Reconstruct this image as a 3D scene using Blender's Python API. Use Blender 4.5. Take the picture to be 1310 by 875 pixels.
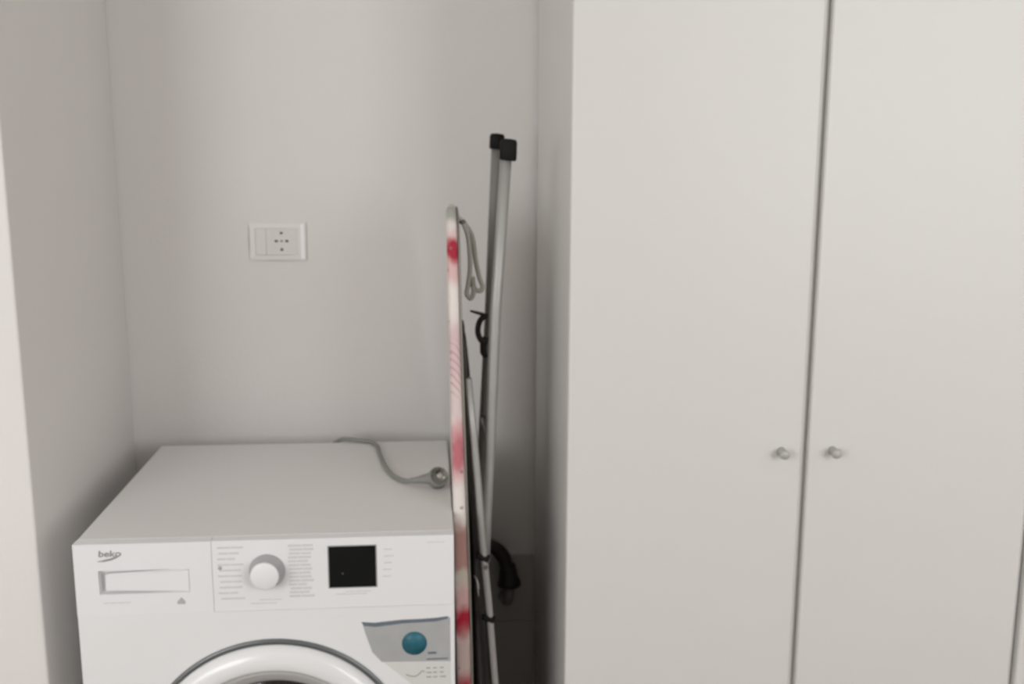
import bpy, bmesh, math, random
from mathutils import Vector, Matrix
random.seed(4)
S = bpy.context.scene
for o in list(bpy.data.objects):
    bpy.data.objects.remove(o)
COL = S.collection
PI = math.pi

# ------------------------------------------------------------------ camera
cam_d = bpy.data.cameras.new('camera')
cam = bpy.data.objects.new('camera', cam_d)
COL.objects.link(cam)
F, PITCH, YAW, ROLL = 1316.32, 0.1842, 0.0706, 0.0023
cam_d.sensor_width = 36.0
cam_d.sensor_fit = 'HORIZONTAL'
cam_d.lens = F / 1310 * 36.0
cam_d.clip_start = 0.02
fw = Vector((math.sin(YAW) * math.cos(PITCH), math.cos(YAW) * math.cos(PITCH), -math.sin(PITCH)))
rt = Vector((math.cos(YAW), -math.sin(YAW), 0))
up = rt.cross(fw)
rt2 = rt * math.cos(ROLL) + up * math.sin(ROLL)
up2 = up * math.cos(ROLL) - rt * math.sin(ROLL)
m = Matrix((rt2, up2, -fw)).transposed().to_4x4()
m.translation = Vector((0.5971, -2.2198, 1.4621))
cam.matrix_world = m
S.camera = cam
cam_d.dof.use_dof = True
cam_d.dof.focus_distance = 0.85         # the snapshot is slightly out of focus
cam_d.dof.aperture_fstop = 9.5

# ------------------------------------------------------------------ world, light, exposure
W = bpy.data.worlds.new('world')
S.world = W
W.use_nodes = True
bg = W.node_tree.nodes['Background']
bg.inputs[0].default_value = (0.80, 0.88, 1.0, 1)
bg.inputs[1].default_value = 1.0
S.view_settings.view_transform = 'Standard'
S.view_settings.look = 'None'
S.view_settings.gamma = 1
S.view_settings.use_curve_mapping = False
S.view_settings.exposure = 0.0
WINDOWS = ((-2.6, -0.55), (1.65, 3.7))     # unseen windows behind the camera, split by a pier added to cut frontal light
WZ0, WZ1, Y1 = 0.95, 2.45, -3.3
for (wa, wb), watts in zip(WINDOWS, (60, 50)):
    ld = bpy.data.lights.new('window_daylight', 'AREA')
    ld.shape = 'RECTANGLE'
    ld.size, ld.size_y = wb - wa, WZ1 - WZ0
    ld.energy = watts
    ld.color = (1.0, 0.985, 0.965)
    lo = bpy.data.objects.new('window_daylight', ld)
    COL.objects.link(lo)
    lo.location = ((wa + wb) / 2, Y1 - 0.16, (WZ0 + WZ1) / 2)
    lo.rotation_euler = (PI / 2, 0, 0)      # shines towards +Y, through the window


# ------------------------------------------------------------------ materials
def srgb(r, g, b):
    f = lambda c: (c / 255 / 12.92) if c / 255 <= 0.04045 else ((c / 255 + 0.055) / 1.055) ** 2.4
    return (f(r), f(g), f(b), 1)


def mat(name, col, rough=0.5, metal=0.0, bump=0.0, bscale=60.0, var=0.0, vscale=3.0, coat=0.0, trans=0.0, spec=0.5):
    M = bpy.data.materials.new(name)
    M.use_nodes = True
    nt = M.node_tree
    b = nt.nodes['Principled BSDF']
    b.inputs['Base Color'].default_value = col
    b.inputs['Roughness'].default_value = rough
    b.inputs['Metallic'].default_value = metal
    b.inputs['Coat Weight'].default_value = coat
    b.inputs['Transmission Weight'].default_value = trans
    b.inputs['Specular IOR Level'].default_value = spec
    if bump or var:
        tc = nt.nodes.new('ShaderNodeTexCoord')
    if var:
        n = nt.nodes.new('ShaderNodeTexNoise')
        n.inputs['Scale'].default_value = vscale
        n.inputs['Detail'].default_value = 6
        nt.links.new(tc.outputs['Object'], n.inputs['Vector'])
        mx = nt.nodes.new('ShaderNodeMix')
        mx.data_type = 'RGBA'
        mx.inputs['A'].default_value = tuple(min(1, c * (1 - var)) for c in col[:3]) + (1,)
        mx.inputs['B'].default_value = tuple(min(1, c * (1 + var)) for c in col[:3]) + (1,)
        nt.links.new(n.outputs['Fac'], mx.inputs['Factor'])
        nt.links.new(mx.outputs['Result'], b.inputs['Base Color'])
    if bump:
        n = nt.nodes.new('ShaderNodeTexNoise')
        n.inputs['Scale'].default_value = bscale
        n.inputs['Detail'].default_value = 4
        nt.links.new(tc.outputs['Object'], n.inputs['Vector'])
        bp = nt.nodes.new('ShaderNodeBump')
        bp.inputs['Strength'].default_value = bump
        bp.inputs['Distance'].default_value = 0.002
        nt.links.new(n.outputs['Fac'], bp.inputs['Height'])
        nt.links.new(bp.outputs['Normal'], b.inputs['Normal'])
    return M


M_wall = mat('wall_paint', (0.755, 0.73, 0.71, 1), 0.85, bump=0.25, bscale=90, var=0.02, vscale=2.2, spec=0.2)
M_ceil = mat('ceiling_paint', (0.8, 0.79, 0.77, 1), 0.9, spec=0.2)
M_floor = mat('floor_tile', (0.30, 0.25, 0.21, 1), 0.5, var=0.1, vscale=5)
M_grout = mat('grout', (0.25, 0.24, 0.22, 1), 0.9)
M_tile = mat('dado_tile', (0.42, 0.41, 0.38, 1), 0.4, var=0.04, vscale=20)
M_door = mat('white_laminate', (0.68, 0.668, 0.642, 1), 0.42, var=0.012, vscale=4, spec=0.35)
M_gapstrip = mat('gap_lightener_white', (0.72, 0.70, 0.68, 1), 0.45)
M_knob = mat('satin_knob', (0.46, 0.455, 0.44, 1), 0.55, 0.3)
M_enamel = mat('white_enamel', (0.80, 0.80, 0.80, 1), 0.33, spec=0.45)
M_top = mat('worktop_laminate', (0.76, 0.75, 0.735, 1), 0.4, var=0.01)
M_panel = mat('panel_plastic', (0.81, 0.81, 0.815, 1), 0.38, spec=0.4)
M_recess = mat('panel_plastic_matt', (0.74, 0.74, 0.735, 1), 0.5)
M_skirt = mat('silver_grey_with_shade', (0.42, 0.42, 0.42, 1), 0.4, 0.2)  # silver ring of the dial, with its side shading mixed into the grey
M_seam = mat('seam_grey', (0.30, 0.30, 0.30, 1), 0.7)
M_print = mat('grey_print', (0.44, 0.44, 0.44, 1), 0.7)
M_fprint = mat('faint_grey_print', (0.63, 0.63, 0.63, 1), 0.7)
M_logo = mat('logo_print', (0.25, 0.26, 0.26, 1), 0.6)
M_black = mat('black_display_glass', (0.006, 0.007, 0.007, 1), 0.25, spec=0.25)
M_red = mat('reflection_red', (0.10, 0.06, 0.06, 1), 0.4)  # reddish reflection on the display glass, painted as a dot
M_ringgrey = mat('door_ring_grey', (0.16, 0.17, 0.17, 1), 0.3, 0.4)
M_doorwhite = mat('door_white', (0.80, 0.80, 0.80, 1), 0.22, spec=0.5, coat=0.2)
M_funnel = mat('door_inner_ring', (0.50, 0.49, 0.48, 1), 0.4)
M_drum = mat('dark_door_glass', (0.012, 0.011, 0.012, 1), 0.08, spec=0.6)
M_stick = mat('sticker_grey', (0.40, 0.405, 0.405, 1), 0.5, var=0.12, vscale=25)
M_stickw = mat('sticker_white', (0.66, 0.67, 0.64, 1), 0.5)
M_wave = mat('sticker_wave', (0.14, 0.17, 0.20, 1), 0.5, var=0.3, vscale=60)
M_teal = mat('sticker_teal', (0.015, 0.125, 0.17, 1), 0.45, var=0.35, vscale=45)
M_olive = mat('sticker_green_print', (0.32, 0.34, 0.27, 1), 0.6)
M_cable = mat('grey_rubber_cable', (0.24, 0.24, 0.225, 1), 0.55)
M_plug = mat('grey_plug', (0.25, 0.25, 0.235, 1), 0.45, var=0.15, vscale=60)
M_pin = mat('plug_pin', (0.75, 0.74, 0.70, 1), 0.3, 0.8)
M_hole = mat('dark_hole', (0.06, 0.06, 0.055, 1), 0.8)
M_outlet = mat('outlet_plastic', (0.77, 0.75, 0.73, 1), 0.4)
M_orim = mat('outlet_rim_highlight', (0.93, 0.92, 0.91, 1), 0.35)  # whiter than the plate: highlight along the right rim put into the colour
M_insert = mat('outlet_insert', (0.72, 0.70, 0.67, 1), 0.45)
M_alu = mat('brushed_aluminium', (0.40, 0.39, 0.375, 1), 0.5, 0.45, var=0.08, vscale=30)
M_alu_shade = mat('shaded_aluminium', (0.29, 0.28, 0.265, 1), 0.5, 0.4, var=0.1, vscale=20)  # shaded copy of the aluminium, for the far upper leg
M_steel = mat('dull_steel', (0.21, 0.195, 0.18, 1), 0.42, 0.7)
M_cap = mat('black_rubber', (0.006, 0.006, 0.006, 1), 0.7, spec=0.25)
M_dark = mat('dark_plastic_and_shade', (0.028, 0.022, 0.02, 1), 0.55)  # latch and rail plastic; also the shade tone of pad and far leg
M_rim = mat('board_rim', (0.30, 0.285, 0.25, 1), 0.5, 0.3)
M_cord = mat('pale_cord', (0.52, 0.50, 0.45, 1), 0.8)
M_hose = mat('dark_drain_plastic', (0.022, 0.018, 0.014, 1), 0.5)
M_stub = mat('grey_pipe', (0.22, 0.21, 0.19, 1), 0.5)
M_frame = mat('window_white', (0.8, 0.8, 0.78, 1), 0.4)
M_glass = mat('clear_glass', (1, 1, 1, 1), 0.0, trans=1.0)


def cover_material():
    """white cotton printed with red and pink flowers, small specks, fine dotted sprays"""
    M = bpy.data.materials.new('floral_cotton')
    M.use_nodes = True
    nt = M.node_tree
    L = nt.links.new
    b = nt.nodes['Principled BSDF']
    b.inputs['Roughness'].default_value = 0.85
    b.inputs['Specular IOR Level'].default_value = 0.15
    tc = nt.nodes.new('ShaderNodeTexCoord')
    ns = nt.nodes.new('ShaderNodeTexNoise')
    ns.inputs['Scale'].default_value = 28
    L(tc.outputs['Object'], ns.inputs['Vector'])
    dis = nt.nodes.new('ShaderNodeVectorMath')
    dis.operation = 'MULTIPLY_ADD'
    dis.inputs[1].default_value = (0.03, 0.03, 0.03)
    L(ns.outputs['Color'], dis.inputs[0])
    L(tc.outputs['Object'], dis.inputs[2])
    cur = None
    base = (0.77, 0.72, 0.68, 1)
    blobs = [  # y, z, radius, stretch, colour, strength
        (-0.44, 1.372, .060, 0.9, (0.46, 0.46, 0.42, 1), 1.0),
        (-0.505, 1.285, .060, 1.0, (0.66, 0.40, 0.40, 1), 0.8),
        (-0.508, 1.300, .030, 1.0, (0.40, 0.035, 0.06, 1), 1.0),
        (-0.52, 1.13, .060, 1.2, (0.63, 0.46, 0.47, 1), 0.8),
        (-0.52, 1.05, .045, 1.2, (0.66, 0.50, 0.50, 1), 0.6),
        (-0.52, 0.955, .050, 1.5, (0.62, 0.30, 0.32, 1), 0.9),
        (-0.525, 0.950, .027, 1.7, (0.48, 0.13, 0.16, 1), 0.8),
        (-0.52, 0.775, .060, 1.2, (0.40, 0.235, 0.21, 1), 1.0),
        (-0.52, 0.720, .032, 1.0, (0.52, 0.48, 0.40, 1), 0.9),
        (-0.52, 0.665, .052, 1.3, (0.55, 0.33, 0.32, 1), 0.9),
        (-0.525, 0.640, .033, 1.2, (0.38, 0.02, 0.04, 1), 1.0),
        (-0.52, 0.570, .050, 1.6, (0.50, 0.38, 0.35, 1), 0.9),
        (-0.52, 0.500, .050, 1.2, (0.36, 0.03, 0.05, 1), 1.0),
        (-0.36, 1.16, .05, 1.0, (0.60, 0.06, 0.10, 1), 0.9),
        (-0.28, 0.98, .06, 1.0, (0.64, 0.25, 0.28, 1), 0.9),
        (-0.42, 0.80, .05, 1.0, (0.58, 0.06, 0.10, 1), 0.9),
        (-0.26, 0.70, .05, 1.0, (0.60, 0.10, 0.14, 1), 0.9),
        (-0.34, 0.42, .06, 1.0, (0.60, 0.08, 0.12, 1), 0.9),
        (-0.48, 0.22, .06, 1.0, (0.60, 0.08, 0.12, 1), 0.9)]
    sep = nt.nodes.new('ShaderNodeSeparateXYZ')
    L(dis.outputs[0], sep.inputs[0])

    def mth(op, a, b_=None, c=None):
        n = nt.nodes.new('ShaderNodeMath')
        n.operation = op
        for i, v in enumerate((a, b_, c)):
            if v is None:
                continue
            if isinstance(v, (int, float)):
                n.inputs[i].default_value = v
            else:
                L(v, n.inputs[i])
        return n.outputs[0]
    for (y, z, r, st, colr, k) in blobs:
        dy = mth('SUBTRACT', sep.outputs['Y'], y + .36 + .015)
        dz = mth('DIVIDE', mth('SUBTRACT', sep.outputs['Z'], z + .015), st)
        dx = mth('MULTIPLY', mth('SUBTRACT', sep.outputs['X'], (.6285 - .0142 * z + .012) - .64 + .015), 1.6)
        d = mth('SQRT', mth('ADD', mth('ADD', mth('MULTIPLY', dx, dx), mth('MULTIPLY', dy, dy)), mth('MULTIPLY', dz, dz)))
        mr = nt.nodes.new('ShaderNodeMapRange')
        mr.interpolation_type = 'SMOOTHSTEP'
        mr.inputs['From Min'].default_value = r
        mr.inputs['From Max'].default_value = r * 0.45
        mr.inputs['To Min'].default_value = 0
        mr.inputs['To Max'].default_value = k
        L(d, mr.inputs['Value'])
        mx = nt.nodes.new('ShaderNodeMix')
        mx.data_type = 'RGBA'
        mx.inputs['B'].default_value = colr
        if cur is None:
            mx.inputs['A'].default_value = base
        else:
            L(cur, mx.inputs['A'])
        L(mr.outputs['Result'], mx.inputs['Factor'])
        cur = mx.outputs['Result']
    # small dark specks
    vo = nt.nodes.new('ShaderNodeTexVoronoi')
    vo.inputs['Scale'].default_value = 38
    L(tc.outputs['Object'], vo.inputs['Vector'])
    mr = nt.nodes.new('ShaderNodeMapRange')
    mr.inputs['From Min'].default_value = 0.16
    mr.inputs['From Max'].default_value = 0.08
    mr.inputs['To Max'].default_value = 0.75
    L(vo.outputs['Distance'], mr.inputs['Value'])
    mx = nt.nodes.new('ShaderNodeMix')
    mx.data_type = 'RGBA'
    mx.inputs['B'].default_value = (0.28, 0.18, 0.18, 1)
    L(cur, mx.inputs['A'])
    L(mr.outputs['Result'], mx.inputs['Factor'])
    # fine diagonal sprays
    wv = nt.nodes.new('ShaderNodeTexWave')
    wv.bands_direction = 'DIAGONAL'
    wv.inputs['Scale'].default_value = 45
    wv.inputs['Distortion'].default_value = 2
    L(tc.outputs['Object'], wv.inputs['Vector'])
    gz = nt.nodes.new('ShaderNodeMapRange')
    gz.inputs['From Min'].default_value = 0.06
    gz.inputs['From Max'].default_value = 0.03
    sp2 = nt.nodes.new('ShaderNodeSeparateXYZ')
    L(tc.outputs['Object'], sp2.inputs[0])
    L(mth('ABSOLUTE', mth('SUBTRACT', sp2.outputs['Z'], 1.10)), gz.inputs['Value'])
    f = mth('MULTIPLY', mth('GREATER_THAN', wv.outputs['Fac'], 0.8), mth('MULTIPLY', gz.outputs['Result'], 0.5))
    mx2 = nt.nodes.new('ShaderNodeMix')
    mx2.data_type = 'RGBA'
    mx2.inputs['B'].default_value = (0.45, 0.20, 0.22, 1)
    L(mx.outputs['Result'], mx2.inputs['A'])
    L(f, mx2.inputs['Factor'])
    L(mx2.outputs['Result'], b.inputs['Base Color'])
    return M


M_cover = cover_material()


# ------------------------------------------------------------------ mesh helpers
def obj(name, bm, material, parent=None, smooth=None):
    if smooth is not None:
        for f in bm.faces:
            f.smooth = smooth
    bmesh.ops.recalc_face_normals(bm, faces=bm.faces[:])
    me = bpy.data.meshes.new(name)
    bm.to_mesh(me)
    bm.free()
    me.materials.append(material)
    o = bpy.data.objects.new(name, me)
    COL.objects.link(o)
    if parent is not None:
        o.parent = parent
    return o


def box(bm, x0, x1, y0, y1, z0, z1, bev=0.0, seg=2):
    t = bmesh.new()
    bmesh.ops.create_cube(t, size=1)
    for v in t.verts:
        v.co = Vector(((x0 + x1) / 2 + v.co.x * (x1 - x0), (y0 + y1) / 2 + v.co.y * (y1 - y0), (z0 + z1) / 2 + v.co.z * (z1 - z0)))
    if bev:
        bmesh.ops.bevel(t, geom=t.edges[:], offset=bev, segments=seg, affect='EDGES', profile=0.5)
        for f in t.faces:
            f.smooth = False
    join(bm, t)
    return bm


def join(bm, t):
    me = bpy.data.meshes.new('tmp')
    t.to_mesh(me)
    t.free()
    bm.from_mesh(me)
    bpy.data.meshes.remove(me)


def B(*a, **k):
    return box(bmesh.new(), *a, **k)


def catmull(pts, n=8):
    P = [Vector(p) for p in pts]
    P = [P[0] * 2 - P[1]] + P + [P[-1] * 2 - P[-2]]
    out = []
    for i in range(1, len(P) - 2):
        for k in range(n):
            t = k / n
            a, b, c, d = P[i - 1], P[i], P[i + 1], P[i + 2]
            out.append(0.5 * ((2 * b) + (c - a) * t + (2 * a - 5 * b + 4 * c - d) * t * t + (3 * b - a - 3 * c + d) * t ** 3))
    out.append(P[-2])
    return out


def tube(bm, pts, r, seg=14, smooth=True, sy=1.0):
    """swept tube; r is a number or one radius per point"""
    pts = [Vector(p) for p in pts]
    rs = r if isinstance(r, (list, tuple)) else [r] * len(pts)
    tans = []
    for i in range(len(pts)):
        a = pts[max(i - 1, 0)]
        b = pts[min(i + 1, len(pts) - 1)]
        tans.append((b - a).normalized())
    ref = Vector((0, 1, 0)) if abs(tans[0].y) < 0.9 else Vector((1, 0, 0))
    nrm = (ref - tans[0] * ref.dot(tans[0])).normalized()
    rings = []
    for p, t, rr in zip(pts, tans, rs):
        nrm = (nrm - t * nrm.dot(t)).normalized()
        bi = t.cross(nrm)
        rings.append([bm.verts.new(p + nrm * math.cos(2 * PI * k / seg) * rr * sy + bi * math.sin(2 * PI * k / seg) * rr) for k in range(seg)])
    for a, b in zip(rings, rings[1:]):
        for k in range(seg):
            f = bm.faces.new((a[k], a[(k + 1) % seg], b[(k + 1) % seg], b[k]))
            f.smooth = smooth
    bm.faces.new(rings[0][::-1])
    bm.faces.new(rings[-1])
    return bm


def T(*a, **k):
    return tube(bmesh.new(), *a, **k)


def lathe(profile, origin, axis, seg=64, closed=False):
    """profile: (radius, along-axis) pairs turned about axis through origin"""
    bm = bmesh.new()
    ax = Vector(axis).normalized()
    u = ax.orthogonal().normalized()
    w = ax.cross(u)
    O = Vector(origin)
    rings = []
    for (r, h) in profile:
        if r < 1e-6:
            rings.append([bm.verts.new(O + ax * h)])
        else:
            rings.append([bm.verts.new(O + ax * h + (u * math.cos(2 * PI * k / seg) + w * math.sin(2 * PI * k / seg)) * r) for k in range(seg)])
    prs = list(zip(rings, rings[1:]))
    if closed:
        prs.append((rings[-1], rings[0]))
    for a, b in prs:
        if len(a) == 1 and len(b) == 1:
            continue
        for k in range(seg):
            k2 = (k + 1) % seg
            vs = [a[k], a[k2], b[k2], b[k]] if len(a) > 1 and len(b) > 1 else ([a[0], b[k2], b[k]] if len(a) == 1 else [a[k], a[k2], b[0]])
            f = bm.faces.new(vs)
            f.smooth = True
    return bm


def prism_xz(pts, y0, y1):
    """outline in x,z extruded along y"""
    bm = bmesh.new()
    a = [bm.verts.new((x, y0, z)) for x, z in pts]
    b = [bm.verts.new((x, y1, z)) for x, z in pts]
    bm.faces.new(a)
    bm.faces.new(b[::-1])
    n = len(pts)
    for i in range(n):
        bm.faces.new((a[i], b[i], b[(i + 1) % n], a[(i + 1) % n]))
    return bm


def text_bm(s, width, height, x, z, y, shear=0.0):
    """flat lettering in the x,z plane facing -y, with its lower left at x,z"""
    cu = bpy.data.curves.new('t', 'FONT')
    cu.body = s
    cu.size = 1
    cu.offset = 0.02
    cu.shear = shear
    cu.extrude = 0.02
    o = bpy.data.objects.new('t', cu)
    COL.objects.link(o)
    dg = bpy.context.evaluated_depsgraph_get()
    me = bpy.data.meshes.new_from_object(o.evaluated_get(dg))
    xs = [v.co.x for v in me.vertices]
    ys = [v.co.y for v in me.vertices]
    x0, x1, y0, y1 = min(xs), max(xs), min(ys), max(ys)
    for v in me.vertices:
        v.co = Vector((x + (v.co.x - x0) / (x1 - x0) * width, y - v.co.z * 0.01, z + (v.co.y - y0) / (y1 - y0) * height))
    bm = bmesh.new()
    bm.from_mesh(me)
    bpy.data.objects.remove(o)
    bpy.data.meshes.remove(me)
    bpy.data.curves.remove(cu)
    return bm


def thing(name, label, cat, loc=(0, 0, 0), rz=0, group=None):
    o = bpy.data.objects.new(name, None)
    COL.objects.link(o)
    o.location = loc
    o.rotation_euler = (0, 0, rz)
    o.empty_display_size = 0.1
    o['label'] = label
    o['category'] = cat
    if group:
        o['group'] = group
    return o


def struct(name, bm, m_, parent=None):
    o = obj(name, bm, m_, parent)
    o['kind'] = 'structure'
    return o


# ------------------------------------------------------------------ the setting
XL, XR, YW = -0.0705, 0.8064, -0.5783       # left return, wardrobe side, wardrobe front
YL = -0.562                                  # front of the left wall pier
X0, X1, H = -2.9, 3.95, 2.7        # the room around
struct('floor', B(X0 - .1, X1 + .1, Y1 - .1, 0.1, -0.1, 0), M_floor)
struct('ceiling', B(X0 - .1, X1 + .1, Y1 - .1, 0.1, H, H + 0.1), M_ceil)
back = struct('wall_back', B(X0 - .1, X1 + .1, 0.0, 0.1, 0, H), M_wall)
struct('wall_left', B(X0, XL, YL, 0.0, 0, H, bev=0.004), M_wall)
struct('wall_far_left', B(X0 - .1, X0, Y1, 0.0, 0, H), M_wall)
struct('wall_right', B(X1, X1 + .1, Y1, 0.0, 0, H), M_wall)
bm = bmesh.new()
(wa, wb), (wc, wd_) = WINDOWS
for x0, x1 in ((X0 - .1, wa), (wb, wc), (wd_, X1 + .1)):  # middle piece is the added pier that holds back frontal light
    box(bm, x0, x1, Y1 - .1, Y1, 0, H)
for x0, x1 in WINDOWS:
    box(bm, x0, x1, Y1 - .1, Y1, 0, WZ0)
    box(bm, x0, x1, Y1 - .1, Y1, WZ1, H)
struct('wall_window_side', bm, M_wall)
for i, (x0, x1) in enumerate(WINDOWS):
    bm = bmesh.new()
    box(bm, x0, x1, Y1 - .07, Y1 - .02, WZ0, WZ0 + .06)
    box(bm, x0, x1, Y1 - .07, Y1 - .02, WZ1 - .06, WZ1)
    for xx in (x0, (x0 + x1) / 2 - .03, x1 - .06):
        box(bm, xx, xx + .06, Y1 - .07, Y1 - .02, WZ0 + .06, WZ1 - .06)
    struct('window_%d' % (i + 1), bm, M_frame)
# low tiled dado on the back wall of the niche, in rows 16 cm high (top at 0.555)
TW, TH, ZT = 0.219, 0.1615, 0.555
tb = bmesh.new()
box(tb, -TW / 2 + .0006, TW / 2 - .0006, -0.007, 0.0, -TH / 2 + .0006, TH / 2 - .0006, bev=0.001, seg=1)
tile0 = obj('tile', tb, M_tile, back)
k = 0
for row in range(3):
    for c_ in range(4):
        t = tile0 if k == 0 else bpy.data.objects.new('tile', tile0.data)
        if k:
            COL.objects.link(t)
            t.parent = back
        t.location = (XL + TW * (c_ + .5), -0.0002, ZT - TH * (row + .5))
        k += 1

# ------------------------------------------------------------------ wardrobe
wd = thing('wardrobe', 'tall white wardrobe with flush doors and small round knobs filling the right side', 'wardrobe', (XR, YW, 0))
HW, DW, TD = 2.42, 0.568, 0.018
obj('side_panel', B(0, .018, TD + .002, DW, 0, HW, bev=.0008, seg=1), M_door, wd)
obj('side_panel', B(1.622, 1.640, TD + .002, DW, 0, HW, bev=.0008, seg=1), M_door, wd)
obj('partition', B(.800, .818, TD + .003, DW - .01, .1, HW - .02), M_door, wd)
obj('partition', B(.400, .418, TD + .003, DW - .01, .1, HW - .02), M_door, wd)
obj('partition', B(1.211, 1.229, TD + .003, DW - .01, .1, HW - .02), M_door, wd)
obj('top_panel', B(.018, 1.622, TD + .002, DW, HW - .018, HW), M_door, wd)
obj('bottom_panel', B(.018, 1.622, TD + .002, DW, .08, .098), M_door, wd)
obj('back_panel', B(.018, 1.622, DW - .006, DW - .001, .098, HW - .018), M_door, wd)
obj('plinth', B(.018, 1.622, .05, .066, 0, .08), M_door, wd)
edges = [0.0, 0.4081, 0.8130, 1.2270, 1.640]
kx = [0.4081 - .0445, 0.4081 + .0445, 1.2270 - .0445, 1.2270 + .0445]
GAP = 0.0034
for gx in edges[1:4]:
    obj('gap_lightening_strip', B(gx - .0022, gx + .0022, .0150, TD + .003, .06, HW - .02), M_gapstrip, wd)  # strip added inside each door gap to lighten it
for i in range(4):
    a = edges[i] + (GAP if i else 0)
    b = edges[i + 1] - (GAP if i < 3 else 0)
    d = bmesh.new()
    rb = 0.009 if i in (0, 1, 2) else 0.002     # softly rolled closing edge of the door
    pr = [(a + .002, 0), (b - rb, 0), (b - rb * .75, .0015), (b - rb * .12, .0075), (b, .0095), (b, TD), (a, TD), (a, .002)]
    vs = [[d.verts.new((x, y, z)) for x, y in pr] for z in (.05, HW - .004)]
    d.faces.new(vs[0])
    d.faces.new(vs[1][::-1])
    n = len(pr)
    for j in range(n):
        d.faces.new((vs[0][j], vs[1][j], vs[1][(j + 1) % n], vs[0][(j + 1) % n]))
    do = obj('door', d, M_door, wd)
    prof = [(0.0, .024), (.005, .0238), (.0078, .0218), (.0086, .0180), (.0080, .0145), (.0058, .0100), (.0052, .006), (.0062, .0025), (.008, 0.0), (0, 0)]
    kn = obj('knob', lathe(prof, (kx[i], 0, .962), (0, -1, 0), 32), M_knob, do)
    kn['label'] = 'small round satin metal knob'

# ------------------------------------------------------------------ washing machine
wm = thing('washing_machine', 'white front-loading washing machine with a dial, black display and round door', 'washing machine', (0.0152, -0.6434, 0), 0.0100)
MW, MD, MH = 0.6005, 0.556, 0.85
obj('body', B(.001, MW - .001, .0135, MD, .02, .822, bev=.004), M_enamel, wm)
obj('top_plate', B(0, MW, .0205, MD, .824, MH, bev=.003), M_top, wm)
# control panel with a sunk drawer grip
ox = .0084


def panel_with_recess(x0, x1, z0, z1, y0, y1, rx0, rx1, rz0, rz1, dep):
    bm_ = bmesh.new()
    xs = [x0, rx0, rx1, x1]
    zs = [z0, rz0, rz1, z1]
    g = [[bm_.verts.new((x, y0, z)) for x in xs] for z in zs]
    for j in range(3):
        for i_ in range(3):
            if (i_, j) != (1, 1):
                bm_.faces.new((g[j][i_], g[j][i_ + 1], g[j + 1][i_ + 1], g[j + 1][i_]))
    inr = [bm_.verts.new((x, y0 + d_, z)) for x, z, d_ in ((rx0 + .001, rz0 + .001, dep), (rx1 - .001, rz0 + .001, dep * .4), (rx1 - .001, rz1 - .001, dep * .4), (rx0 + .001, rz1 - .001, dep))]
    out = [g[1][1], g[1][2], g[2][2], g[2][1]]
    for i_ in range(4):
        bm_.faces.new((out[i_], out[(i_ + 1) % 4], inr[(i_ + 1) % 4], inr[i_]))
    bm_.faces.new(inr)
    bk = [bm_.verts.new((x, y1, z)) for x, z in ((x0, z0), (x1, z0), (x1, z1), (x0, z1))]
    bm_.faces.new(bk[::-1])
    rimv = [(g[0], 0, 1), ([g[0][3], g[1][3], g[2][3], g[3][3]], 1, 2), (g[3][::-1], 2, 3), ([g[3][0], g[2][0], g[1][0], g[0][0]], 3, 0)]
    for seq, a_, b_ in rimv:
        bm_.faces.new(list(seq) + [bk[b_], bk[a_]])
    return bm_


dr = obj('detergent_drawer', panel_with_recess(.0004, .2140, .7300, .8500, 0.0, .02, .037, .178, .7655, .8055, .013), M_panel, wm)
gp = prism_xz([(.0465, .7710), (.1790, .7660), (.1790, .8050), (.0465, .7990)], .0012, .012)
bmesh.ops.bevel(gp, geom=gp.edges[:], offset=.002, segments=2, affect='EDGES')
obj('drawer_grip', gp, M_panel, dr)
cp = obj('control_panel', B(.2144, MW - .0004, 0.0001, .02, .7300, .8500, bev=.0010), M_panel, wm)
obj('front_panel', B(.0004, MW - .0004, 0.0006, .013, .09, .7297, bev=.0006), M_enamel, wm)
obj('kick_plate', B(.006, MW - .006, 0.004, .013, .022, .088, bev=.001), M_enamel, wm)
for fx in (.06, MW - .06):
    for fy in (.06, MD - .06):
        obj('foot', lathe([(0, 0), (.022, 0), (.022, .008), (.010, .012), (.010, .03), (0, .03)], (fx, fy, 0), (0, 0, 1), 20), M_cap, wm)
# lettering on the machine
lg = text_bm('beko', .035, .0105, .0395, .8290, -.0001, 0.1)
obj('logo', lg, M_logo, dr)
sw = bmesh.new()
pts = [(.0375, .8215), (.047, .8225), (.058, .8248), (.068, .8285), (.0755, .834)]
for (xa, za), (xb, zb), wa, wb in zip(pts, pts[1:], (.0003, .0015, .0018, .0015), (.0015, .0018, .0015, .0004)):
    box_v = [sw.verts.new(p) for p in ((xa, -.0004, za - wa), (xb, -.0004, zb - wb), (xb, -.0004, zb + wb), (xa, -.0004, za + wa))]
    sw.faces.new(box_v)
obj('logo_swoosh', sw, M_logo, dr)


def print_rows(x0, x1, zs, hh, name, m_, parent, jit=.25, words=3):
    bm_ = bmesh.new()
    for z in zs:
        x = x0 + random.random() * (x1 - x0) * jit
        for w_ in range(words):
            ln = (x1 - x0) / words * random.uniform(.55, .95)
            xe = min(x + ln, x1)
            if xe - x > .002:
                box(bm_, x, xe, -.0004, 0.0003, z, z + hh)
            x = xe + .0012
    return obj(name, bm_, m_, parent)


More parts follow.
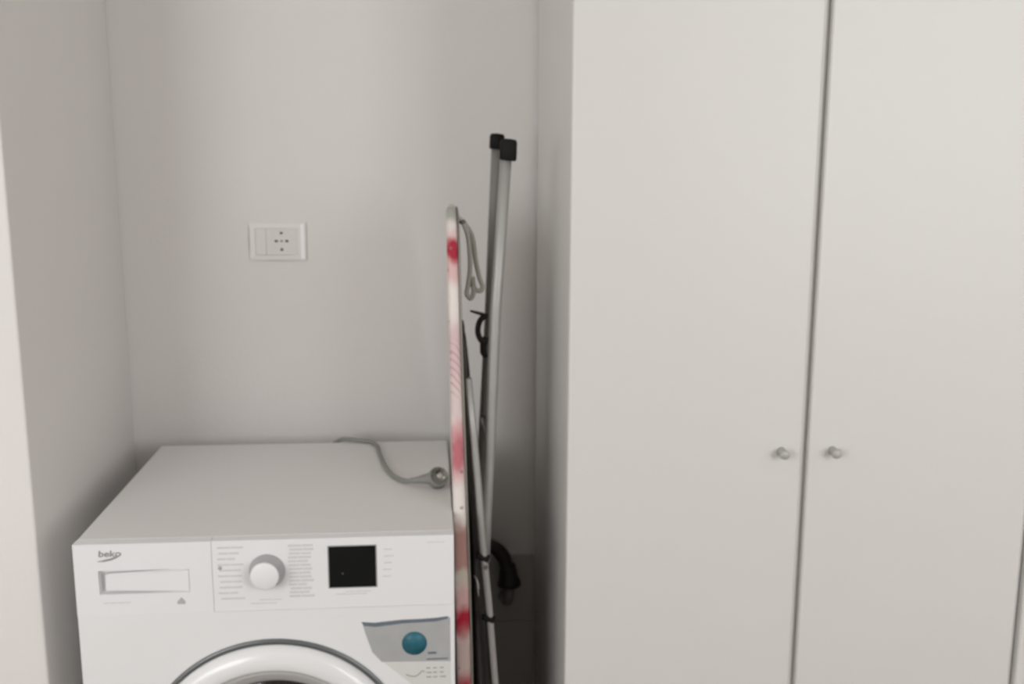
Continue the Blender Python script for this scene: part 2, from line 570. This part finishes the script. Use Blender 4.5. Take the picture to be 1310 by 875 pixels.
print_rows(.0415, .104, [.7505], .0016, 'printed_text', M_fprint, dr, .05, 4)
bl = prism_xz([(.1575, .746), (.1695, .746), (.1700, .750), (.1640, .7575), (.1570, .750)], -.0006, .0004)
obj('care_mark', bl, M_print, dr)
zL = [.8375 - .0096 * i for i in range(10)]
print_rows(.222, .266, zL, .0028, 'printed_text', M_fprint, cp, .1, 2)
zR = [.8375 - .0066 * i for i in range(14)]
print_rows(.334, .379, zR, .0036, 'printed_text', M_fprint, cp, .08, 2)
print_rows(.272, .322, [.748, .742], .0014, 'printed_text', M_fprint, cp, .3, 2)
print_rows(.484, .503, [.828, .8165, .805, .7935, .782], .0016, 'printed_text', M_fprint, cp, .2, 1)
print_rows(.405, .470, [.7575, .7535], .0014, 'printed_text', M_fprint, cp, .3, 3)
print_rows(.557, .590, [.838], .0013, 'printed_text', M_fprint, cp, .1, 3)
obj('start_mark', lathe([(0, .0007), (.003, .0007), (.003, 0), (0, 0)], (.2265, 0, .805), (0, -1, 0), 20), M_print, cp)
# programme dial: collar, body, pointer
dl = obj('dial', lathe([(.0, .030), (.0200, .024), (.0218, .0234), (.0228, .0215), (.0228, .020), (0, .020)], (.2998, 0, .7975), (0, -1, 0), 56), M_panel, cp)
dk = obj('dial_skirt', lathe([(.0226, .0202), (.0234, .016), (.0275, .003), (.0285, .0), (0, 0)], (.3005, 0, .7975), (0, -1, 0), 56), M_skirt, dl)
dk['label'] = 'silver grey skirt around the dial, side shade in its colour'
obj('dial_pointer', B(.2988, .3002, -.0245, -.0239, .809, .8165), M_fprint, dl)
ds = obj('display', B(.3990, .4738, -.0012, .0005, .7662, .8358, bev=.0005), M_black, cp)
obj('display_frame', B(.3972, .4756, -.0006, .0004, .7646, .8374), M_seam, cp)
obj('reflection_dot', lathe([(0, .0018), (.0016, .0018), (.0016, .001), (0, .001)], (.4205, 0, .790), (0, -1, 0), 16), M_red, ds)  # painted reflection, not a lamp
# round door
DC = (.3045, 0, .4560)
obj('door_gasket_ring', lathe([(.2245, -.0012), (.2245, .0018), (.2165, .0028), (.2165, -.0012)], DC, (0, -1, 0), 96, closed=True), M_ringgrey, wm)
dd = obj('door', lathe([(.2160, -.001), (.2162, .006), (.2130, .014), (.2050, .020), (.1940, .023), (.1830, .024), (.1770, .020), (.1752, .014), (.1740, -.001)], DC, (0, -1, 0), 96, closed=True), M_doorwhite, wm)
obj('inner_ring', lathe([(.1752, .016), (.1680, .013), (.1560, .004), (.1520, .0015), (.1520, -.001), (.1752, -.001)], DC, (0, -1, 0), 96, closed=True), M_funnel, dd)
obj('glass', lathe([(.1520, .0), (.1500, .002), (.135, .006), (.10, .012), (.05, .016), (0, .017)], DC, (0, -1, 0), 72), M_drum, dd)
hd = B(DC[0] + .176, DC[0] + .206, -.033, -.022, .405, .507, bev=.004)
obj('door_handle', hd, M_doorwhite, dd)
# energy sticker
stp = [(.4492, .7030), (.4700, .7022), (.5000, .7035), (.5300, .7055), (.5600, .7062), (.5930, .7075), (.5930, .6295), (.4800, .6325), (.4650, .650), (.4560, .6780)]
st = obj('sticker', prism_xz(stp, .0004, .0012), M_stick, wm)
st['label'] = 'grey and white printed sticker with a teal disc'
wpts_top = [(.4485, .7042), (.470, .7022), (.490, .7040), (.515, .7060), (.545, .7062), (.570, .7075), (.590, .7095)]
wpts_bot = [(.589, .7055), (.570, .7010), (.545, .7005), (.515, .6995), (.490, .6970), (.470, .6950), (.4525, .6975)]
obj('printed_wave', prism_xz(wpts_top + wpts_bot, -.0001, .0006), M_wave, st)
obj('teal_disc', lathe([(0, .0006), (.0205, .0006), (.0205, 0), (0, 0)], (.5339, .0004, .6638), (0, -1, 0), 48), M_teal, st)
obj('lower_label', prism_xz([(.4830, .6318), (.5930, .6288), (.5930, .560), (.555, .556), (.535, .585), (.505, .612)], .0004, .0011), M_stickw, st)
bs = bmesh.new()
box(bs, .5500, .5920, .0, .0006, .6318, .6335)
box(bs, .5530, .5790, .0, .0006, .6375, .6400)
box(bs, .5150, .5420, .0, .0006, .6348, .6358)
obj('printed_text', bs, M_print, st)
sc = bmesh.new()
crv = catmull([(.519, 0, .609), (.526, 0, .606), (.534, 0, .605), (.541, 0, .609), (.546, 0, .614), (.550, 0, .612)], 5)
tube(sc, [(p.x, .0003, p.z) for p in crv], .0009, 6)
for z in (.618, .610, .602):
    for x in (.553, .564, .575):
        box(sc, x, x + random.uniform(.006, .010), -.0001, .0006, z, z + .0018)
bs = bmesh.new()
box(bs, .5555, .5700, -.0001, .0006, .6440, .6475)
box(bs, .5535, .5885, -.0001, .0006, .6335, .6360)
obj('printed_text', bs, M_wave, st)
obj('printed_script', sc, M_olive, st)

# ------------------------------------------------------------------ power cable and plug lying on the machine
pc = thing('power_cable', 'grey power cable with round plug lying across the machine top', 'cable', (0.387, -0.08, 0.85))


def P(x, y, z):
    return (x - 0.387, y + 0.08, z - 0.85)


cpts = [P(.350, -.058, .825), P(.362, -.060, .838), P(.382, -.070, .852), P(.405, -.084, .8555), P(.428, -.092, .8545), P(.448, -.102, .8545), P(.463, -.135, .8545), P(.473, -.20, .8545), P(.487, -.275, .8545), P(.505, -.335, .8545), P(.528, -.372, .856), P(.548, -.388, .861)]
obj('cable', T(catmull(cpts, 8), .0042, 12), M_cable, pc)
nk = catmull([P(.540, -.384, .860), P(.552, -.390, .8625), P(.566, -.396, .8665), P(.582, -.400, .869)], 5)
obj('plug_neck', T(nk, [.0052 + .0075 * (i / (len(nk) - 1)) ** 1.6 for i in range(len(nk))], 14), M_plug, pc)
pax = Vector((.35, -.72, .60)).normalized()
po = Vector(P(.5893, -.398, .8690))
pb = obj('plug_body', lathe([(0, -.016), (.012, -.015), (.0175, -.010), (.0190, -.002), (.0190, .006), (.0180, .009), (.0165, .0095), (.0160, .0075), (0, .0075)], po, pax, 32), M_plug, pc)
side = pax.cross(Vector((0, 0, 1))).normalized()
upv = side.cross(pax).normalized()
for s in (-1, 1):
    a = po + pax * .006 + (upv * .0085 + side * .002) * s
    obj('pin', T([a, a + pax * .016, a + pax * .018], [.0024, .0024, .0012], 10), M_hole if s > 0 else M_pin, pb)
c0 = po + pax * .0076
obj('plug_centre', lathe([(0, .0014), (.005, .0014), (.006, 0), (0, 0)], c0 + upv * .001 - side * .002, pax, 16), M_pin, pb)

# ------------------------------------------------------------------ wall outlet
ou = thing('wall_outlet', 'white rectangular wall outlet with one socket above the washing machine', 'outlet', (0.2549, 0, 1.27))
ou.scale = (1, .6, 1)
# frame plate with an opening
fx, fz, ix0, ix1, iz = .060, .040, -.047, .041, .0285


def ring_prism(outer, inner, y_o, y_i, yb):
    bm_ = bmesh.new()
    o1 = [bm_.verts.new((x, y_o, z)) for x, z in outer]
    i1 = [bm_.verts.new((x, y_i, z)) for x, z in inner]
    o2 = [bm_.verts.new((x, yb, z)) for x, z in outer]
    i2 = [bm_.verts.new((x, yb, z)) for x, z in inner]
    for k_ in range(4):
        n_ = (k_ + 1) % 4
        bm_.faces.new((o1[k_], o1[n_], i1[n_], i1[k_]))
        bm_.faces.new((o2[k_], o1[k_], o1[n_], o2[n_]))
        bm_.faces.new((i1[k_], i1[n_], i2[n_], i2[k_]))
        bm_.faces.new((o2[k_], o2[n_], i2[n_], i2[k_]))
    bmesh.ops.bevel(bm_, geom=[e for e in bm_.edges if all(abs(v.co.y - y_o) < 1e-6 for v in e.verts)], offset=.0015, segments=2, affect='EDGES')
    return bm_


obj('frame_plate', ring_prism([(-fx, -fz), (fx, -fz), (fx, fz), (-fx, fz)], [(ix0, -iz), (ix1, -iz), (ix1, iz), (ix0, iz)], -.008, -.0095, 0.0), M_outlet, ou)
obj('highlight_rim', B(fx - .0115, fx - .0035, -.0100, -.0070, -fz + .003, fz - .003, bev=.0012), M_orim, ou)  # raised rim, carries the painted highlight
obj('blank_insert', B(ix0 + .0003, -.0243, -.0078, 0, -iz + .0003, iz - .0003, bev=.0005), M_insert, ou)
sk = obj('socket_insert', B(-.0239, ix1 - .0003, -.0078, 0, -iz + .0003, iz - .0003, bev=.0005), M_insert, ou)
scx = .0080
obj('socket_rim', lathe([(.0225, .0077), (.0223, .0081), (.0215, .0081), (.0213, .0077)], (scx, 0, .0015), (0, -1, 0), 40, closed=True), M_insert, sk)
for dx, dz, w_, h_ in ((-.0110, 0, .0040, .0026), (.0110, 0, .0040, .0026), (0, 0, .0030, .0017), (0, .0170, .0032, .0030), (0, -.0180, .0032, .0030)):
    obj('hole', prism_xz([(scx + dx + w_ * math.cos(a_ * PI / 6), .0015 + dz + h_ * math.sin(a_ * PI / 6)) for a_ in range(12)], -.0081, -.0070), M_hole, sk)

# ------------------------------------------------------------------ ironing board, standing folded on its end
ib = thing('ironing_board', 'folded ironing board with red floral cover standing between machine and wardrobe', 'ironing board', (0.64, -0.36, 0))


def Q(x, y, z):
    return (x - .64, y + .36, z)


def xl(z):
    return .6280 - .0142 * z


def half_outline():
    """(z, half width) from the square tail on the floor to the rounded nose on top"""
    out = [(0.02, .10), (0.025, .14), (0.045, .158), (0.08, .165)]
    for i in range(1, 9):
        out.append((.08 + i * .125, .165))
    out += [(1.14, .1645), (1.20, .162), (1.26, .155), (1.30, .145), (1.33, .128), (1.35, .105), (1.362, .07), (1.366, .03)]
    return out


def slab(x_of, th_of, grow, zadd=0.0):
    """board-shaped slab, leaning, with a soft edge"""
    bm_ = bmesh.new()
    ho = half_outline()
    loop = [(z, w_) for z, w_ in ho] + [(z, -w_) for z, w_ in reversed(ho)]
    layers = []
    for fr, ins in ((0, .006), (.12, .0015), (.35, 0), (.65, 0), (.88, .0015), (1, .006)):
        ly = []
        for z, w_ in loop:
            sgn = 1 if w_ > 0 else -1
            yy = -.36 - (abs(w_) + grow - ins) * sgn
            zz = z + (grow - ins) * (1 if z > .7 else 0) + zadd
            ly.append(bm_.verts.new(Q(x_of(zz) + th_of(zz) * fr, yy, zz)))
        layers.append(ly)
    n_ = len(loop)
    for a_, b_ in zip(layers, layers[1:]):
        for k_ in range(n_):
            f = bm_.faces.new((a_[k_], a_[(k_ + 1) % n_], b_[(k_ + 1) % n_], b_[k_]))
            f.smooth = True
    bm_.faces.new(layers[0])
    bm_.faces.new(layers[-1][::-1])
    return bm_


def th(z):
    t = min(1, max(0, (z - .65) / .5))
    return .0285 - t * .0075


cv = obj('cover', slab(xl, lambda z: th(z) * .86, 0), M_cover, ib)
cv['label'] = 'white cotton cover printed with red and pink flowers'
obj('board_rim', slab(lambda z: xl(z) + th(z) * .86, lambda z: .0045, -.004), M_rim, ib)
# dark sliding rail on the underside
xr = lambda z: xl(z) + th(z) + .0004
rl = bmesh.new()
for y in (-.43, -.29):
    tube(rl, [Q(xr(z) + .005, y, z) for z in (1.145, 1.13, 1.0, .75, .5, .25, .12)], [.003, .005, .005, .005, .005, .005, .005], 10)
obj('sliding_rail', rl, M_dark, ib)
obj('underside_shade_pad', T([Q(xr(z) + d_, -.36, z) for z, d_ in ((.92, .005), (.90, .007), (.75, .010), (.5, .013), (.25, .013), (.12, .012))], [.004, .006, .010, .015, .015, .013], 16, sy=10.0), M_dark, ib)  # dark sheet for the shade behind the board, merged with its dark underside
# upper pair of legs (their feet point up), black rubber caps
ZA = [(1.477, .712), (1.187, .692), (.964, .683), (.82, .6755), (.735, .672)]


def leg(y, pts_, r, name='leg', material=M_alu):
    return obj(name, T([Q(x, y, z) for z, x in pts_], r, 16), material, ib)


near = leg(-.47, [(z, x) for z, x in ZA], .0098)
far = leg(-.20, [(1.470, .709), (1.145, .695), (.887, .681), (.80, .677), (.735, .672)], .0098, material=M_alu_shade)


def cap(parent_, y, x, z0, z1):
    return obj('foot_cap', T([Q(x - .0014, y, z0), Q(x - .0012, y, z0 + .002), Q(x, y, z1 - .006), Q(x + .0003, y, z1 - .001), Q(x + .0004, y, z1)], [.0125, .0145, .0145, .012, .004], 18), M_cap, parent_)


def reparent(o, p_):
    o.parent = p_
    return o


for o_, a_ in ((near, (-.47, .7145, 1.445, 1.481)), (far, (-.20, .7105, 1.464, 1.494))):
    cap(o_, *a_)
obj('crossbar', T([Q(.6825, -.47, .93), Q(.6825, -.20, .93)], .006, 12), M_steel, ib)
# lower pair of legs going down to the floor
ZB = [(1.08, .6435), (.973, .653), (.888, .660), (.787, .667), (.755, .670), (.654, .679), (.51, .6895), (.25, .708), (.012, .724)]
lo1 = leg(-.505, ZB, .0064)
lo2 = leg(-.225, [(z, x) for z, x in ZB], .0064, material=M_dark)  # shade on this leg is put into its dark material
lo2['label'] = 'tubular leg with shade in its colour'
for o_, y in ((lo1, -.505), (lo2, -.225)):
    obj('foot_cap', T([Q(.7222, y, .036), Q(.724, y, .010), Q(.7242, y, .001)], [.0095, .0095, .008], 14), M_cap, o_)
    for z, x in ((.755, .670), (.640, .6795)):
        obj('clip', T([Q(x - .014, y, z + .004), Q(x - .006, y, z + .003), Q(x + .0072, y, z - .003)], [.005, .0078, .0078], 12), M_cap, o_)
obj('crossbar', T([Q(.7075, -.505, .26), Q(.7075, -.225, .26)], .006, 12), M_steel, ib)
obj('pivot_rod', T([Q(.6720, -.515, .74), Q(.6720, -.19, .74)], .004, 10), M_steel, ib)
# latch: dark bracket at the side of the far leg
lt = bmesh.new()
tube(lt, [Q(.656, -.215, 1.151), Q(.668, -.215, 1.1475), Q(.690, -.215, 1.141)], [.0022, .003, .004], 8)
tube(lt, catmull([Q(.688, -.215, 1.142), Q(.676, -.215, 1.132), Q(.671, -.215, 1.112), Q(.676, -.215, 1.094), Q(.688, -.215, 1.083)], 5), .0058, 8)
tube(lt, [Q(.688, -.215, 1.098), Q(.681, -.215, 1.085), Q(.681, -.215, 1.068), Q(.687, -.215, 1.058)], .0062, 8)
lto = obj('latch', lt, M_dark, ib)
obj('upper_bracket', T([Q(xr(z) + .0035, -.505, z) for z in (1.142, 1.13, 1.08, 1.065)], [.002, .0045, .0045, .002], 10), M_dark, ib)
# drawstring of the cover
cd = bmesh.new()
tube(cd, catmull([Q(.628, -.40, 1.345), Q(.637, -.40, 1.340), Q(.648, -.40, 1.310), Q(.651, -.40, 1.26), Q(.647, -.40, 1.225), Q(.645, -.40, 1.210), Q(.652, -.40, 1.202), Q(.657, -.40, 1.214), Q(.656, -.395, 1.24)], 6), .0042, 8)
tube(cd, catmull([Q(.640, -.39, 1.338), Q(.655, -.39, 1.312), Q(.661, -.39, 1.27), Q(.668, -.39, 1.238), Q(.674, -.39, 1.222), Q(.668, -.39, 1.214), Q(.656, -.392, 1.222), Q(.654, -.393, 1.24)], 6), .0042, 8)
obj('drawstring', cd, M_cord, cv)
obj('drawstring_knot', lathe([(0, -.006), (.005, -.003), (.006, 0), (.005, .003), (0, .006)], Q(.638, -.40, 1.338), (0, 0, 1), 12), M_steel, cv)
# torn loose threads low on the cover
fz_ = bmesh.new()
for a_ in ((.009, -.016), (.008, -.030)):
    tube(fz_, catmull([Q(.652, -.50, .720), Q(.652 + a_[0] * .6, -.51, .715), Q(.652 + a_[0], -.51, .715 + a_[1])], 4), .0007, 6)
obj('loose_thread', fz_, M_cord, cv)

# ------------------------------------------------------------------ drain elbow on the wall behind the board
dh = thing('drain_pipe', 'dark curved drain hose elbow on the wall behind the ironing board', 'pipe', (0.742, 0, 0.50))


def D(x, y, z):
    return (x - .742, y, z - .50)


hp = catmull([D(.590, -.055, .560), D(.650, -.055, .588), D(.688, -.055, .598), D(.716, -.055, .590), D(.734, -.055, .566), D(.741, -.055, .535)], 7)
obj('hose', T(hp, .0155, 18), M_hose, dh)
obj('collar', T([D(.741, -.055, .552), D(.7415, -.055, .545), D(.7435, -.055, .524), D(.745, -.055, .510), D(.745, -.055, .504)], [.0165, .019, .021, .0265, .0265], 24), M_hose, dh)
obj('wall_stub', T(catmull([D(.7450, -.055, .506), D(.7445, -.054, .480), D(.741, -.045, .462), D(.739, -.025, .456), D(.739, -.0068, .456)], 5), .0125, 16), M_stub, dh)
obj('wall_flange', lathe([(0, 0), (.016, 0), (.015, .004), (.0125, .006), (0, .006)], D(.739, -.0078, .456), (0, -1, 0), 24), M_stub, dh)
